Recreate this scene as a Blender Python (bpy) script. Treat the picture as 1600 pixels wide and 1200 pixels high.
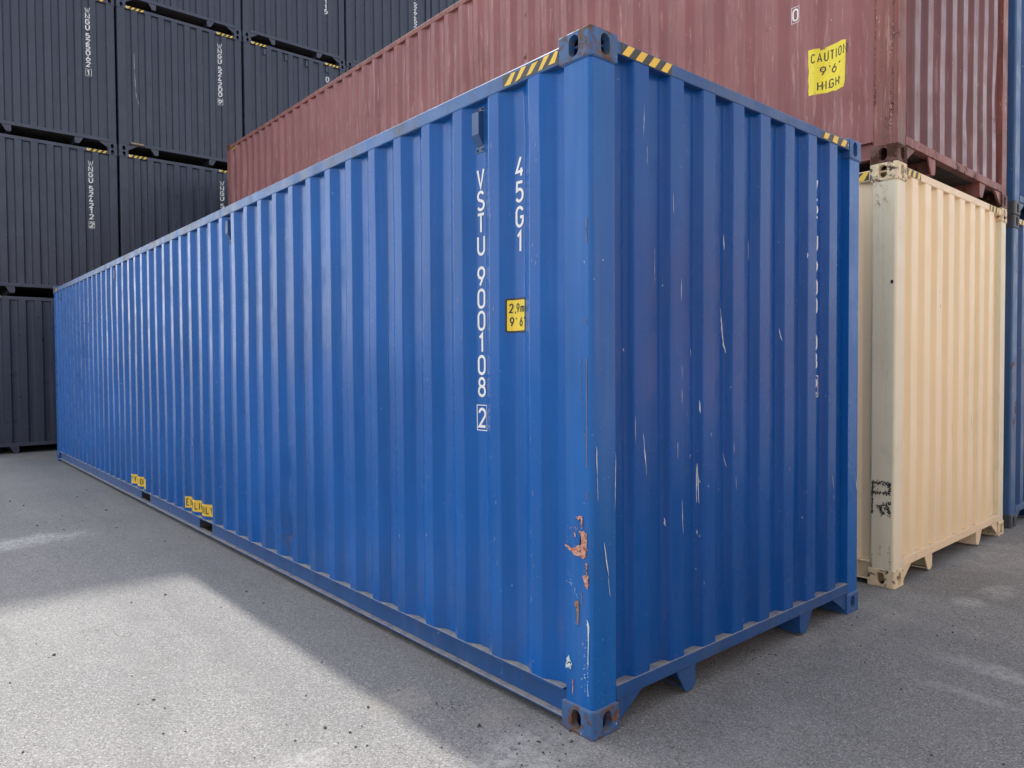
import bpy, bmesh, math, random, bisect
from mathutils import Vector, Matrix, noise

# ------------------------------------------------------------------ scene, camera, light
for o in list(bpy.data.objects):
    bpy.data.objects.remove(o)
scene = bpy.context.scene
COL = scene.collection

CAM_POS = Vector((-2.1489, -1.9984, 1.5383))
YAW, PITCH, ROLL = 0.7122, -0.0255, 0.0063
fw = Vector((math.sin(YAW) * math.cos(PITCH), math.cos(YAW) * math.cos(PITCH), math.sin(PITCH)))
rt = Vector((math.cos(YAW), -math.sin(YAW), 0.0))
dn = fw.cross(rt)
r2 = math.cos(ROLL) * rt + math.sin(ROLL) * dn
d2 = -math.sin(ROLL) * rt + math.cos(ROLL) * dn
cam_data = bpy.data.cameras.new('camera')
cam_data.sensor_fit = 'HORIZONTAL'
cam_data.sensor_width = 36.0
cam_data.lens = 36.0 * 1134.01 / 1600.0
cam_data.clip_start = 0.05
cam_data.clip_end = 2000.0
cam = bpy.data.objects.new('camera', cam_data)
M = Matrix((r2, -d2, -fw)).transposed().to_4x4()
M.translation = CAM_POS
cam.matrix_world = M
COL.objects.link(cam)
scene.camera = cam

SUN_TO = Vector((0.169, 0.885, 1.0)).normalized()
SUN_EL = math.asin(SUN_TO.z)
SUN_AZ = math.atan2(SUN_TO.x, SUN_TO.y)
world = bpy.data.worlds.new('World')
scene.world = world
world.use_nodes = True
wn = world.node_tree
for n in list(wn.nodes):
    wn.nodes.remove(n)
sky = wn.nodes.new('ShaderNodeTexSky')
sky.sky_type = 'NISHITA'
sky.sun_disc = False
sky.sun_elevation = SUN_EL
sky.sun_rotation = SUN_AZ
sky.air_density = 1.0
sky.dust_density = 2.5
sky.ozone_density = 1.0
hs = wn.nodes.new('ShaderNodeHueSaturation')
hs.inputs['Saturation'].default_value = 0.31
bg = wn.nodes.new('ShaderNodeBackground')
bg.inputs['Strength'].default_value = 0.15
wo = wn.nodes.new('ShaderNodeOutputWorld')
wn.links.new(sky.outputs[0], hs.inputs['Color'])
wn.links.new(hs.outputs[0], bg.inputs['Color'])
wn.links.new(bg.outputs[0], wo.inputs['Surface'])

sun_data = bpy.data.lights.new('sun', 'SUN')
sun_data.energy = 2.2
sun_data.angle = math.radians(1.5)
sun_data.color = (1.0, 0.955, 0.88)
sun = bpy.data.objects.new('sun', sun_data)
sun.rotation_euler = SUN_TO.to_track_quat('Z', 'Y').to_euler()
COL.objects.link(sun)

scene.view_settings.view_transform = 'Standard'
scene.view_settings.look = 'None'
scene.view_settings.exposure = 1.38
scene.view_settings.gamma = 1.0
scene.view_settings.use_curve_mapping = False

# ------------------------------------------------------------------ constants
L, W, H = 12.192, 2.438, 2.896
rng = random.Random(11)

# ------------------------------------------------------------------ node helpers
class NT:
    def __init__(self, name):
        self.m = bpy.data.materials.new(name)
        self.m.use_nodes = True
        self.t = self.m.node_tree
        for n in list(self.t.nodes):
            self.t.nodes.remove(n)
        self.out = self.t.nodes.new('ShaderNodeOutputMaterial')
    def n(self, kind, **kw):
        nd = self.t.nodes.new(kind)
        for k, v in kw.items():
            setattr(nd, k, v)
        return nd
    def put(self, sock, v):
        if hasattr(v, 'is_output'):
            self.t.links.new(v, sock)
        else:
            sock.default_value = v
    def math(self, op, a, b=0.0, c=None, clamp=False):
        nd = self.n('ShaderNodeMath', operation=op)
        nd.use_clamp = clamp
        self.put(nd.inputs[0], a)
        self.put(nd.inputs[1], b)
        if c is not None:
            self.put(nd.inputs[2], c)
        return nd.outputs[0]
    def vmath(self, op, a, b):
        nd = self.n('ShaderNodeVectorMath', operation=op)
        self.put(nd.inputs[0], a)
        self.put(nd.inputs[1], b)
        return nd.outputs[1] if op in ('DISTANCE', 'LENGTH', 'DOT_PRODUCT') else nd.outputs[0]
    def mix(self, f, a, b, mode='MIX'):
        nd = self.n('ShaderNodeMix', data_type='RGBA', blend_type=mode)
        self.put(nd.inputs[0], f)
        self.put(nd.inputs[6], a if hasattr(a, 'is_output') else (*a, 1.0))
        self.put(nd.inputs[7], b if hasattr(b, 'is_output') else (*b, 1.0))
        return nd.outputs[2]
    def ramp(self, v, lo, hi, a=0.0, b=1.0):
        nd = self.n('ShaderNodeMapRange')
        nd.clamp = True
        self.put(nd.inputs[0], v)
        for i, x in enumerate((lo, hi, a, b)):
            nd.inputs[i + 1].default_value = x
        return nd.outputs[0]
    def noise(self, vec, scale, detail=4.0, rough=0.55, color=False):
        nd = self.n('ShaderNodeTexNoise')
        self.put(nd.inputs['Vector'], vec)
        nd.inputs['Scale'].default_value = scale
        nd.inputs['Detail'].default_value = detail
        nd.inputs['Roughness'].default_value = rough
        return nd.outputs['Color' if color else 'Fac']
    def voro(self, vec, scale, feature='F1', out='Distance'):
        nd = self.n('ShaderNodeTexVoronoi', feature=feature)
        self.put(nd.inputs['Vector'], vec)
        nd.inputs['Scale'].default_value = scale
        return nd.outputs[out]
    def obj_vec(self, rand=True, world=False):
        if world:
            return self.n('ShaderNodeNewGeometry').outputs['Position']
        v = self.n('ShaderNodeTexCoord').outputs['Object']
        if rand:
            r = self.n('ShaderNodeObjectInfo').outputs['Random']
            v = self.vmath('ADD', v, self.math('MULTIPLY', r, 37.0))
        return v
    def scaled(self, v, s):
        return self.vmath('MULTIPLY', v, s)
    def bump(self, h, strength, dist, prev=None):
        nd = self.n('ShaderNodeBump')
        nd.inputs['Strength'].default_value = strength
        nd.inputs['Distance'].default_value = dist
        self.put(nd.inputs['Height'], h)
        if prev is not None:
            self.put(nd.inputs['Normal'], prev)
        return nd.outputs[0]
    def finish(self, color, rough, normal=None, spec=0.5, metal=0.0, alpha=None):
        b = self.n('ShaderNodeBsdfPrincipled')
        self.put(b.inputs['Base Color'], color if hasattr(color, 'is_output') else (*color, 1.0))
        self.put(b.inputs['Roughness'], rough)
        b.inputs['Specular IOR Level'].default_value = spec
        b.inputs['Metallic'].default_value = metal
        if normal is not None:
            self.put(b.inputs['Normal'], normal)
        if alpha is not None:
            self.put(b.inputs['Alpha'], alpha)
        self.t.links.new(b.outputs[0], self.out.inputs['Surface'])
        return self.m

RUST = (0.16, 0.055, 0.02)
RUST_D = (0.035, 0.018, 0.012)
DUST = (0.30, 0.28, 0.25)

def paint(name, col, rough=0.42, var=0.10, streak=0.12, chips=0.0, chip_col=(0.6, 0.6, 0.62),
          scuff=0.0, scuff_col=(0.5, 0.3, 0.28), rust=0.0, rust_scale=6.0, dust=0.0, low_dirt=0.0,
          wave=0.15, spec=0.5, rust_col=RUST, grime=0.0, rust_soft=0.05):
    t = NT(name)
    v = t.obj_vec()
    big = t.noise(v, 1.3, 2.0)
    c = t.mix(t.ramp(big, 0.3, 0.7, 0.0, 1.0), [x * (1 - var) for x in col], [min(1, x * (1 + var)) for x in col])
    st = t.noise(t.scaled(v, (9.0, 9.0, 0.55)), 1.0, 3.0, 0.6)
    c = t.mix(t.ramp(st, 0.48, 0.75, 0.0, streak * 2), c, [x * 0.55 for x in col])
    st2 = t.noise(t.scaled(v, (23.0, 23.0, 1.1)), 1.0, 1.0, 0.6)
    c = t.mix(t.ramp(st2, 0.52, 0.8, 0.0, streak * 1.4), c, [x * 0.75 + 0.08 for x in col])
    ro = t.ramp(t.noise(v, 6.0, 1.0), 0.3, 0.7, rough - 0.07, rough + 0.09)
    if grime:
        g = t.noise(t.scaled(v, (5.0, 5.0, 3.0)), 1.0, 5.0, 0.7)
        c = t.mix(t.ramp(g, 0.54 - 0.12 * grime, 0.72 - 0.10 * grime, 0.0, min(0.85, grime)), c, (0.055, 0.052, 0.048))
    if scuff:
        s = t.noise(t.scaled(v, (26.0, 26.0, 2.2)), 1.0, 4.0, 0.72)
        c = t.mix(t.ramp(s, 0.60 - 0.05 * scuff, 0.70, 0.0, min(1.0, scuff)), c, scuff_col)
    if chips:
        s = t.noise(t.scaled(v, (60.0, 60.0, 38.0)), 1.0, 2.0, 0.5)
        m = t.noise(v, 2.2, 2.0)
        k = t.math('MULTIPLY', t.ramp(s, 0.765 - 0.04 * chips, 0.79 - 0.04 * chips), t.ramp(m, 0.45, 0.6))
        c = t.mix(k, c, chip_col)
    if rust:
        rn = t.noise(v, rust_scale, 6.0, 0.68)
        lo = 0.70 - 0.2 * rust
        rc = t.mix(t.noise(v, 40.0, 2.0), rust_col, RUST_D)
        k = t.ramp(rn, lo, lo + rust_soft)
        c = t.mix(k, c, rc)
        ro = t.math('ADD', ro, t.math('MULTIPLY', k, 0.3), clamp=True)
    if low_dirt:
        z = t.n('ShaderNodeSeparateXYZ')
        t.put(z.inputs[0], t.n('ShaderNodeTexCoord').outputs['Object'])
        k = t.math('MULTIPLY', t.ramp(z.outputs[2], 0.05, 0.75, 1.0, 0.0), t.ramp(t.noise(t.scaled(v, (7, 7, 3)), 1.0, 6.0, 0.65), 0.42, 0.62))
        c = t.mix(t.math('MULTIPLY', k, low_dirt), c, (0.10, 0.095, 0.09))
    if dust:
        nz = t.n('ShaderNodeSeparateXYZ')
        t.put(nz.inputs[0], t.n('ShaderNodeNewGeometry').outputs['Normal'])
        k = t.math('MULTIPLY', t.ramp(nz.outputs[2], 0.3, 0.8), t.ramp(t.noise(v, 14.0, 6.0, 0.7), 0.3, 0.55, 0.35, 1.0))
        c = t.mix(t.math('MULTIPLY', k, dust), c, DUST)
        ro = t.math('ADD', ro, t.math('MULTIPLY', k, 0.4), clamp=True)
    return t.finish(c, ro, None, spec)

def flat(name, col, rough=0.5, wear=0.0, under=(0.05, 0.05, 0.05), scale=30.0):
    t = NT(name)
    v = t.obj_vec()
    c = t.mix(t.ramp(t.noise(v, 9.0, 4.0), 0.3, 0.7), [x * 0.9 for x in col], [min(1, x * 1.06) for x in col])
    if wear:
        k = t.ramp(t.noise(v, scale, 6.0, 0.7), 0.66 - 0.2 * wear, 0.70 - 0.2 * wear)
        c = t.mix(k, c, under)
    return t.finish(c, rough)

MAT = {}
BLUE = (0.005, 0.099, 0.365)
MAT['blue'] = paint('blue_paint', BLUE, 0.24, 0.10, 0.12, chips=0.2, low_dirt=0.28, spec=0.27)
MAT['blue_end'] = paint('blue_paint_end_shaded', (0.003, 0.074, 0.30), 0.24, 0.07, 0.10, chips=0.3, low_dirt=0.12, spec=0.25)  # side paint again, darkened so the end and its grooves read as shaded
MAT['blue_rail'] = paint('blue_rail_paint', (0.010, 0.072, 0.24), 0.45, 0.10, 0.2, chips=0.6, dust=0.95, grime=0.35)
MAT['blue_top'] = paint('blue_top_rail_paint', (0.016, 0.110, 0.33), 0.42, 0.12, 0.2, chips=0.3, dust=0.3, grime=0.75)
MAT['blue_post'] = paint('blue_post_paint', (0.007, 0.112, 0.385), 0.30, 0.08, 0.2, chips=0.5, rust=0.0, grime=0.10, spec=0.32)
MAT['blue_cast'] = paint('blue_casting_paint', (0.035, 0.125, 0.31), 0.5, 0.2, 0.2, chips=1.0, rust=1.20, rust_scale=15.0, rust_col=(0.19, 0.10, 0.06), rust_soft=0.12, dust=0.4, grime=0.5)
MAT['blue_cast2'] = paint('blue_casting_paint_clean', (0.018, 0.095, 0.28), 0.5, 0.1, 0.2, chips=0.5, rust=0.35, rust_scale=8.0, dust=0.4)
RED = (0.28, 0.112, 0.110)
MAT['red'] = paint('red_paint', RED, 0.40, 0.12, 0.25, chips=0.8, chip_col=(0.6, 0.5, 0.46), scuff=0.85, scuff_col=(0.47, 0.255, 0.235), rust=0.10, rust_scale=4.0, wave=0.5, spec=0.32)
MAT['red_end'] = paint('red_paint_end_shaded', (0.185, 0.066, 0.068), 0.36, 0.1, 0.4, chips=0.6, chip_col=(0.6, 0.5, 0.46), scuff=0.5, scuff_col=(0.45, 0.28, 0.27), rust=0.15, wave=0.4, grime=0.2, spec=0.5)  # red sheet paint with shade of the end grooves put into its colour
MAT['red_post'] = paint('red_post_paint', (0.25, 0.085, 0.07), 0.55, 0.15, 0.4, chips=1.2, chip_col=(0.55, 0.40, 0.35), scuff=0.8, scuff_col=(0.45, 0.28, 0.24), rust=0.45, rust_scale=5.0, rust_col=(0.10, 0.035, 0.018), grime=0.45)
MAT['red_rail'] = paint('red_rail_paint', (0.27, 0.10, 0.085), 0.6, 0.15, 0.5, chips=1.0, scuff=0.7, scuff_col=(0.45, 0.27, 0.23), rust=0.55, rust_scale=7.0, dust=0.4, grime=0.35, rust_col=(0.09, 0.04, 0.03))
MAT['red_cast'] = paint('red_casting_rust', (0.13, 0.055, 0.045), 0.65, 0.2, 0.3, rust=0.9, rust_scale=6.0, rust_col=(0.09, 0.035, 0.02))
BEIGE = (0.88, 0.72, 0.475)
MAT['beige'] = paint('beige_paint', BEIGE, 0.42, 0.03, 0.05, wave=0.2, rust=0.0, grime=0.04)
MAT['beige_post'] = paint('beige_post_paint', (0.76, 0.70, 0.52), 0.48, 0.04, 0.10, rust=0.05, rust_scale=9.0, grime=0.12)
MAT['beige_rail'] = paint('beige_rail_paint', (0.82, 0.66, 0.44), 0.5, 0.05, 0.1, rust=0.12, dust=0.3)
MAT['beige_cast'] = paint('beige_casting_paint', (0.74, 0.61, 0.40), 0.55, 0.08, 0.15, rust=0.80, rust_scale=20.0, rust_col=(0.13, 0.075, 0.04), rust_soft=0.08, grime=0.35)
BLACK = (0.045, 0.054, 0.083)
MAT['black'] = paint('charcoal_paint', BLACK, 0.34, 0.06, 0.08, wave=0.15, chips=0.1, chip_col=(0.25, 0.26, 0.28), spec=0.35)
MAT['black_rail'] = paint('charcoal_rail_paint', (0.047, 0.054, 0.086), 0.45, 0.1, 0.1, dust=0.25)
NAVY = (0.016, 0.085, 0.25)
MAT['navy'] = paint('navy_paint', NAVY, 0.42, 0.1, 0.2, chips=0.6, rust=0.05, grime=0.2)
MAT['navy_post'] = paint('navy_post_paint', (0.03, 0.10, 0.25), 0.45, 0.15, 0.3, chips=1.0, rust=0.32, rust_scale=7.0, grime=0.3)
MAT['navy_cast'] = paint('navy_casting', (0.05, 0.06, 0.075), 0.6, 0.15, 0.3, rust=0.5, rust_scale=8.0)
MAT['blue_weld'] = flat('blue_weld_line', (0.010, 0.055, 0.20), 0.4)
MAT['white'] = flat('white_lettering', (0.82, 0.82, 0.80), 0.5, 0.08, (0.35, 0.4, 0.5), 60.0)
MAT['white_clean'] = flat('white_lettering_clean', (0.86, 0.86, 0.85), 0.5)
MAT['scratch'] = flat('bare_scratch', (0.62, 0.64, 0.68), 0.5, 0.35, (0.12, 0.2, 0.36), 90.0)
MAT['scratch_red'] = flat('bare_scratch_pink', (0.62, 0.47, 0.42), 0.6, 0.4, (0.3, 0.12, 0.11), 60.0)
MAT['yellow'] = flat('yellow_film', (0.80, 0.52, 0.045), 0.45, 0.12, (0.3, 0.2, 0.05), 50.0)
MAT['yellow_sticker'] = flat('yellow_sticker', (0.82, 0.60, 0.035), 0.45, 0.0)
MAT['yellow_worn'] = flat('yellow_sticker_worn', (0.82, 0.68, 0.04), 0.5, 0.25, (0.25, 0.09, 0.08), 24.0)
MAT['tape_black'] = flat('black_film', (0.035, 0.036, 0.038), 0.5, 0.2, (0.10, 0.11, 0.13), 60.0)
MAT['ink'] = flat('black_ink', (0.02, 0.02, 0.02), 0.5)
MAT['ink_worn'] = flat('black_ink_worn', (0.035, 0.03, 0.02), 0.5, 0.12, (0.5, 0.4, 0.05), 40.0)
MAT['pale'] = flat('pale_film', (0.72, 0.69, 0.6), 0.5)
MAT['tan'] = flat('tan_tube', (0.33, 0.25, 0.18), 0.5, 0.2, (0.1, 0.08, 0.06), 30.0)
MAT['vent_blue'] = paint('vent_paint', (0.025, 0.085, 0.22), 0.45, 0.1, 0.2, grime=0.2)
MAT['under'] = paint('underframe_paint', (0.05, 0.045, 0.045), 0.7, 0.2, 0.2, rust=0.3)

def primer():
    t = NT('bare_primer_and_rust')
    v = t.obj_vec(False)
    a = t.noise(v, 55.0, 6.0, 0.7)
    c = t.mix(t.ramp(a, 0.46, 0.62), (0.62, 0.36, 0.28), (0.48, 0.13, 0.09))
    b = t.noise(v, 85.0, 5.0, 0.75)
    c = t.mix(t.ramp(b, 0.53, 0.60), c, (0.09, 0.04, 0.02))
    return t.finish(c, 0.75, t.bump(b, 0.4, 0.002))
MAT['primer'] = primer()
MAT['rust_drip'] = flat('rust_drip', (0.33, 0.165, 0.085), 0.8, 0.3, (0.14, 0.05, 0.025), 60.0)
MAT['teal_scrape'] = flat('pale_scrape', (0.55, 0.68, 0.72), 0.5, 0.25, (0.1, 0.25, 0.45), 70.0)
MAT['dark_scrape'] = flat('dark_scrape', (0.10, 0.09, 0.075), 0.6, 0.35, (0.5, 0.43, 0.31), 45.0)
MAT['ink_scrape'] = flat('rubber_scrape', (0.035, 0.033, 0.032), 0.7)

# ------------------------------------------------------------------ mesh helpers
def link(name, me, mat, parent=None, loc=None, **props):
    o = bpy.data.objects.new(name, me)
    if me is not None and mat is not None and not me.materials:
        me.materials.append(mat)
    COL.objects.link(o)
    if parent is not None:
        o.parent = parent
    if loc is not None:
        o.location = loc
    for k, v in props.items():
        o[k] = v
    return o

def bm_mesh(bm, name, recalc=True):
    if recalc:
        bmesh.ops.recalc_face_normals(bm, faces=bm.faces)
    me = bpy.data.meshes.new(name)
    bm.to_mesh(me)
    bm.free()
    return me

def box_bm(bm, a, b, bev=0.0, seg=2):
    vs = [bm.verts.new((x, y, z)) for x in (a[0], b[0]) for y in (a[1], b[1]) for z in (a[2], b[2])]
    idx = [(0, 1, 3, 2), (4, 6, 7, 5), (0, 4, 5, 1), (2, 3, 7, 6), (0, 2, 6, 4), (1, 5, 7, 3)]
    fs = [bm.faces.new([vs[i] for i in q]) for q in idx]
    if bev:
        es = list({e for f in fs for e in f.edges})
        bmesh.ops.bevel(bm, geom=es, offset=bev, segments=seg, affect='EDGES', profile=0.5)

def box(name, a, b, bev=0.0, seg=2):
    bm = bmesh.new()
    box_bm(bm, a, b, bev, seg)
    return bm_mesh(bm, name)

def prism(bm, pts, axis, lo, hi):
    """extrude polygon pts (2D) along axis; axis 'y': pts are (x,z); 'z': (x,y); 'x': (y,z)"""
    def P(p, t):
        return {'y': (p[0], t, p[1]), 'z': (p[0], p[1], t), 'x': (t, p[0], p[1])}[axis]
    A = [bm.verts.new(P(p, lo)) for p in pts]
    B = [bm.verts.new(P(p, hi)) for p in pts]
    bm.faces.new(A)
    bm.faces.new(list(reversed(B)))
    n = len(pts)
    for i in range(n):
        bm.faces.new((A[i], B[i], B[(i + 1) % n], A[(i + 1) % n]))

# ------------------------------------------------------------------ corrugation profiles
class Profile:
    """breakpoints (t, depth); depth measured inwards from the outermost plane"""
    def __init__(self, start, end, first_outer, wo, ws, pitch, depth, count=None):
        pts = []
        k = -2
        n = 0
        while True:
            a = first_outer + pitch * k
            k += 1
            if a + wo > end + pitch:
                break
            if count is not None and not (0 <= k - 1 < count):
                continue
            pts += [(a - ws, depth), (a, 0.0), (a + wo, 0.0), (a + wo + ws, depth)]
        self.pts = pts
        self.depth = depth
        self.start, self.end = start, end
        self.breaks = [start] + [p[0] for p in pts if start + 1e-4 < p[0] < end - 1e-4] + [end]
    def __call__(self, t):
        p = self.pts
        if t <= p[0][0] or t >= p[-1][0]:
            return self.depth
        lo, hi = 0, len(p) - 1
        while hi - lo > 1:
            m = (lo + hi) // 2
            if p[m][0] <= t:
                lo = m
            else:
                hi = m
        (a, da), (b, db) = p[lo], p[hi]
        return da if b - a < 1e-9 else da + (db - da) * (t - a) / (b - a)
    def rounded(self, r_out, r_in):
        out = []
        for b in self.breaks:
            if b in (self.start, self.end):
                out.append((b, self(b)))
                continue
            inner = self(b) > self.depth * 0.5
            r, n = (r_in, 8) if inner else (r_out, 1)
            p0, p1, p2 = (b - r, self(b - r)), (b, self(b)), (b + r, self(b + r))
            for i in range(n + 1):
                f = i / n
                out.append(tuple((1 - f) ** 2 * p0[k] + 2 * f * (1 - f) * p1[k] + f * f * p2[k] for k in (0, 1)))
        return out

SIDE = Profile(0.165, L - 0.165, 0.304, 0.072, 0.068, 0.278, 0.036)
END_BLUE = Profile(0.148, W - 0.148, 0.276, 0.100, 0.019, 0.2505, 0.0415, 8)
END_RED = Profile(0.148, W - 0.148, 0.303, 0.100, 0.020, 0.2440, 0.0400, 8)
END_BEIGE = Profile(0.148, W - 0.148, 0.275, 0.112, 0.018, 0.2415, 0.0400, 8)
END_BLACK = Profile(0.148, W - 0.148, 0.268, 0.106, 0.018, 0.2480, 0.0400, 8)
X0 = 0.006   # outermost plane of the side sheet
Y0 = 0.006   # outermost plane of the end sheet

class Surf:
    """a corrugated sheet with its dents and waviness, sampled on a grid that art can be bent over"""
    def __init__(self, prof, z0, z1, rows, side, wave=0.0012, dents=(), seed=0.0, fillet=(0.0025, 0.010)):
        self.side, self.z0, self.z1, self.rows = side, z0, z1, rows
        cols = prof.rounded(*fillet)
        self.t = [c[0] for c in cols]
        self.z = [z0 + (z1 - z0) * j / rows for j in range(rows + 1)]
        self.d = []
        for j, z in enumerate(self.z):
            env = min(1.0, 6.0 * j / rows, 6.0 * (rows - j) / rows)
            row = []
            for t, d in cols:
                e = wave * noise.noise(Vector((t * 1.7 + seed, z * 1.3, seed * 0.37))) * 2.0 * env
                for (ct, cz, rt_, rz, amp) in dents:
                    q = ((t - ct) / rt_) ** 2 + ((z - cz) / rz) ** 2
                    if q < 9:
                        e += amp * math.exp(-q)
                row.append(d + e)
            self.d.append(row)
    def depth(self, t, z):
        i = min(max(bisect.bisect_right(self.t, t) - 1, 0), len(self.t) - 2)
        j = min(max(bisect.bisect_right(self.z, z) - 1, 0), self.rows - 1)
        f = (t - self.t[i]) / (self.t[i + 1] - self.t[i])
        g = (z - self.z[j]) / (self.z[j + 1] - self.z[j])
        f = min(max(f, 0.0), 1.0); g = min(max(g, 0.0), 1.0)
        D = self.d
        return (D[j][i] * (1 - f) + D[j][i + 1] * f) * (1 - g) + (D[j + 1][i] * (1 - f) + D[j + 1][i + 1] * f) * g
    def mesh(self, name):
        bm = bmesh.new()
        g = []
        for j, z in enumerate(self.z):
            g.append([bm.verts.new((X0 + d, t, z) if self.side else (t, Y0 + d, z)) for t, d in zip(self.t, self.d[j])])
        for j in range(self.rows):
            for i in range(len(self.t) - 1):
                bm.faces.new((g[j][i], g[j][i + 1], g[j + 1][i + 1], g[j + 1][i]))
        for f in bm.faces:
            f.smooth = True
        me = bm_mesh(bm, name, recalc=False)
        me.set_sharp_from_angle(angle=math.radians(11))
        return me
SURF = {}

# ------------------------------------------------------------------ lettering with strokes
def arc(cx, cy, rx, ry, a0, a1, n=9):
    return [(cx + rx * math.cos(math.radians(a0 + (a1 - a0) * i / n)), cy + ry * math.sin(math.radians(a0 + (a1 - a0) * i / n))) for i in range(n + 1)]

def loop(x0, x1, y0, y1, ry):
    cx, rx = (x0 + x1) / 2, (x1 - x0) / 2
    p = arc(cx, y1 - ry, rx, ry, 0, 180, 10) + arc(cx, y0 + ry, rx, ry, 180, 360, 10)
    return p + ['closed']

GL = {
 '0': [loop(0, 1, 0, 1, .27)], 'O': [loop(0, 1, 0, 1, .30)],
 '1': [[(.18, .80), (.62, 1), (.62, 0)]],
 '2': [arc(.5, .72, .5, .28, 170, -25, 10) + [(0, 0), (1, 0)]],
 '4': [[(.74, 0), (.74, .42)], [(.62, 1), (0, .24), (1, .24)]],
 '5': [[(.95, 1), (.12, 1), (.06, .56)] + arc(.46, .32, .54, .32, 130, -150, 11)],
 '6': [loop(0, 1, 0, .60, .27), [(.70, 1), (.10, .46)]],
 '8': [loop(.07, .93, .53, 1, .22), loop(0, 1, 0, .53, .24)],
 '9': [loop(0, 1, .40, 1, .27), [(.30, 0), (.90, .54)]],
 'A': [[(0, 0), (.5, 1), (1, 0)], [(.2, .32), (.8, .32)]],
 'C': [arc(.5, .70, .5, .30, 25, 180, 8) + arc(.5, .30, .5, .30, 180, 335, 8)],
 'D': [[(0, 0), (0, 1), (.45, 1)] + arc(.45, .70, .55, .30, 80, 0, 6) + arc(.45, .30, .55, .30, 0, -90, 6) + [(0, 0)]],
 'E': [[(1, 1), (0, 1), (0, 0), (1, 0)], [(0, .52), (.82, .52)]],
 'F': [[(1, 1), (0, 1), (0, 0)], [(0, .52), (.8, .52)]],
 'G': [arc(.5, .72, .5, .28, 20, 180, 8) + arc(.5, .28, .5, .28, 180, 360, 8) + [(1, .48), (.58, .48)]],
 'H': [[(0, 0), (0, 1)], [(1, 0), (1, 1)], [(0, .5), (1, .5)]],
 'I': [[(.5, 0), (.5, 1)]],
 'L': [[(0, 1), (0, 0), (1, 0)]],
 'M': [[(0, 0), (0, 1), (.5, .35), (1, 1), (1, 0)]],
 'N': [[(0, 0), (0, 1), (1, 0), (1, 1)]],
 'P': [[(0, 0), (0, 1), (.5, 1)] + arc(.5, .75, .5, .25, 80, -90, 8) + [(0, .5)]],
 'S': [arc(.5, .76, .46, .24, 25, 255, 10) + arc(.5, .25, .5, .25, 75, -155, 10)],
 'T': [[(0, 1), (1, 1)], [(.5, 1), (.5, 0)]],
 'U': [[(0, 1)] + arc(.5, .28, .5, .28, 180, 360, 10) + [(1, 1)]],
 'V': [[(0, 1), (.5, 0), (1, 1)]],
 'W': [[(0, 1), (.25, 0), (.5, .8), (.75, 0), (1, 1)]],
 'Y': [[(0, 1), (.5, .45), (1, 1)], [(.5, .45), (.5, 0)]],
 'm': [[(0, 0), (0, .68)], [(0, .5)] + arc(.25, .48, .25, .18, 150, 0, 6) + [(.5, 0)], [(.5, .46)] + arc(.75, .48, .25, .18, 150, 0, 6) + [(1, 0)]],
 ',': [[(.5, .08), (.3, -.15)]],
 "'": [[(.5, 1), (.5, .78)]], '"': [[(.3, 1), (.3, .8)], [(.75, 1), (.75, .8)]],
}

def strip(bm, pts, w, off):
    """mitred flat strip along 2D pts in (u, z); third coordinate keeps the lift"""
    closed = pts and pts[-1] == 'closed'
    if closed:
        pts = pts[:-1]
    P = []
    for q in pts:
        if not P or (abs(q[0] - P[-1][0]) + abs(q[1] - P[-1][1])) > 1e-6:
            P.append(q)
    if closed and abs(P[0][0] - P[-1][0]) + abs(P[0][1] - P[-1][1]) < 1e-6:
        P.pop()
    n = len(P)
    Lf, Rt = [], []
    for i in range(n):
        a = P[i - 1] if (i > 0 or closed) else None
        b = P[(i + 1) % n] if (i < n - 1 or closed) else None
        p = Vector(P[i])
        d0 = (p - Vector(a)).normalized() if a is not None else None
        d1 = (Vector(b) - p).normalized() if b is not None else None
        if d0 is None: d0 = d1
        if d1 is None: d1 = d0
        n0 = Vector((-d0.y, d0.x)); n1 = Vector((-d1.y, d1.x))
        m = n0 + n1
        if m.length < 1e-4:
            m = n0
        m.normalize()
        k = 1.0 / max(0.42, m.dot(n0))
        Lf.append(p + m * k * w / 2)
        Rt.append(p - m * k * w / 2)
    vl = [bm.verts.new((q.x, off, q.y)) for q in Lf]
    vr = [bm.verts.new((q.x, off, q.y)) for q in Rt]
    for i in range(n if closed else n - 1):
        j = (i + 1) % n
        try:
            bm.faces.new((vl[i], vl[j], vr[j], vr[i]))
        except ValueError:
            pass

def glyph(bm, ch, u, z, cw, ch_h, sw, off):
    k = 0
    if ch in ('1', 'I'):
        pass
    for poly in GL.get(ch, []):
        pp = [q if q == 'closed' else (u + sw / 2 + q[0] * (cw - sw), z + sw / 2 + q[1] * (ch_h - sw)) for q in poly]
        strip(bm, pp, sw, off + 0.0003 * k)
        k += 1

def drape(bm, surf, side, lift):
    """bm holds flat art in (u, extra lift, z) with u = panel coordinate; bend it over the sheet"""
    if surf is not None and bm.verts:
        us = [v.co.x for v in bm.verts]
        zs = [v.co.z for v in bm.verts]
        for t in surf.t:
            if min(us) < t < max(us):
                bmesh.ops.bisect_plane(bm, geom=bm.verts[:] + bm.edges[:] + bm.faces[:], plane_co=(t, 0, 0), plane_no=(1, 0, 0))
        for z in surf.z:
            if min(zs) < z < max(zs):
                bmesh.ops.bisect_plane(bm, geom=bm.verts[:] + bm.edges[:] + bm.faces[:], plane_co=(0, 0, z), plane_no=(0, 0, 1))
    for v in bm.verts:
        d = surf.depth(v.co.x, v.co.z) if surf is not None else 0.0
        e = -lift - v.co.y
        v.co = (X0 + d + e, v.co.x, v.co.z) if side else (v.co.x, Y0 + d + e, v.co.z)

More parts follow.
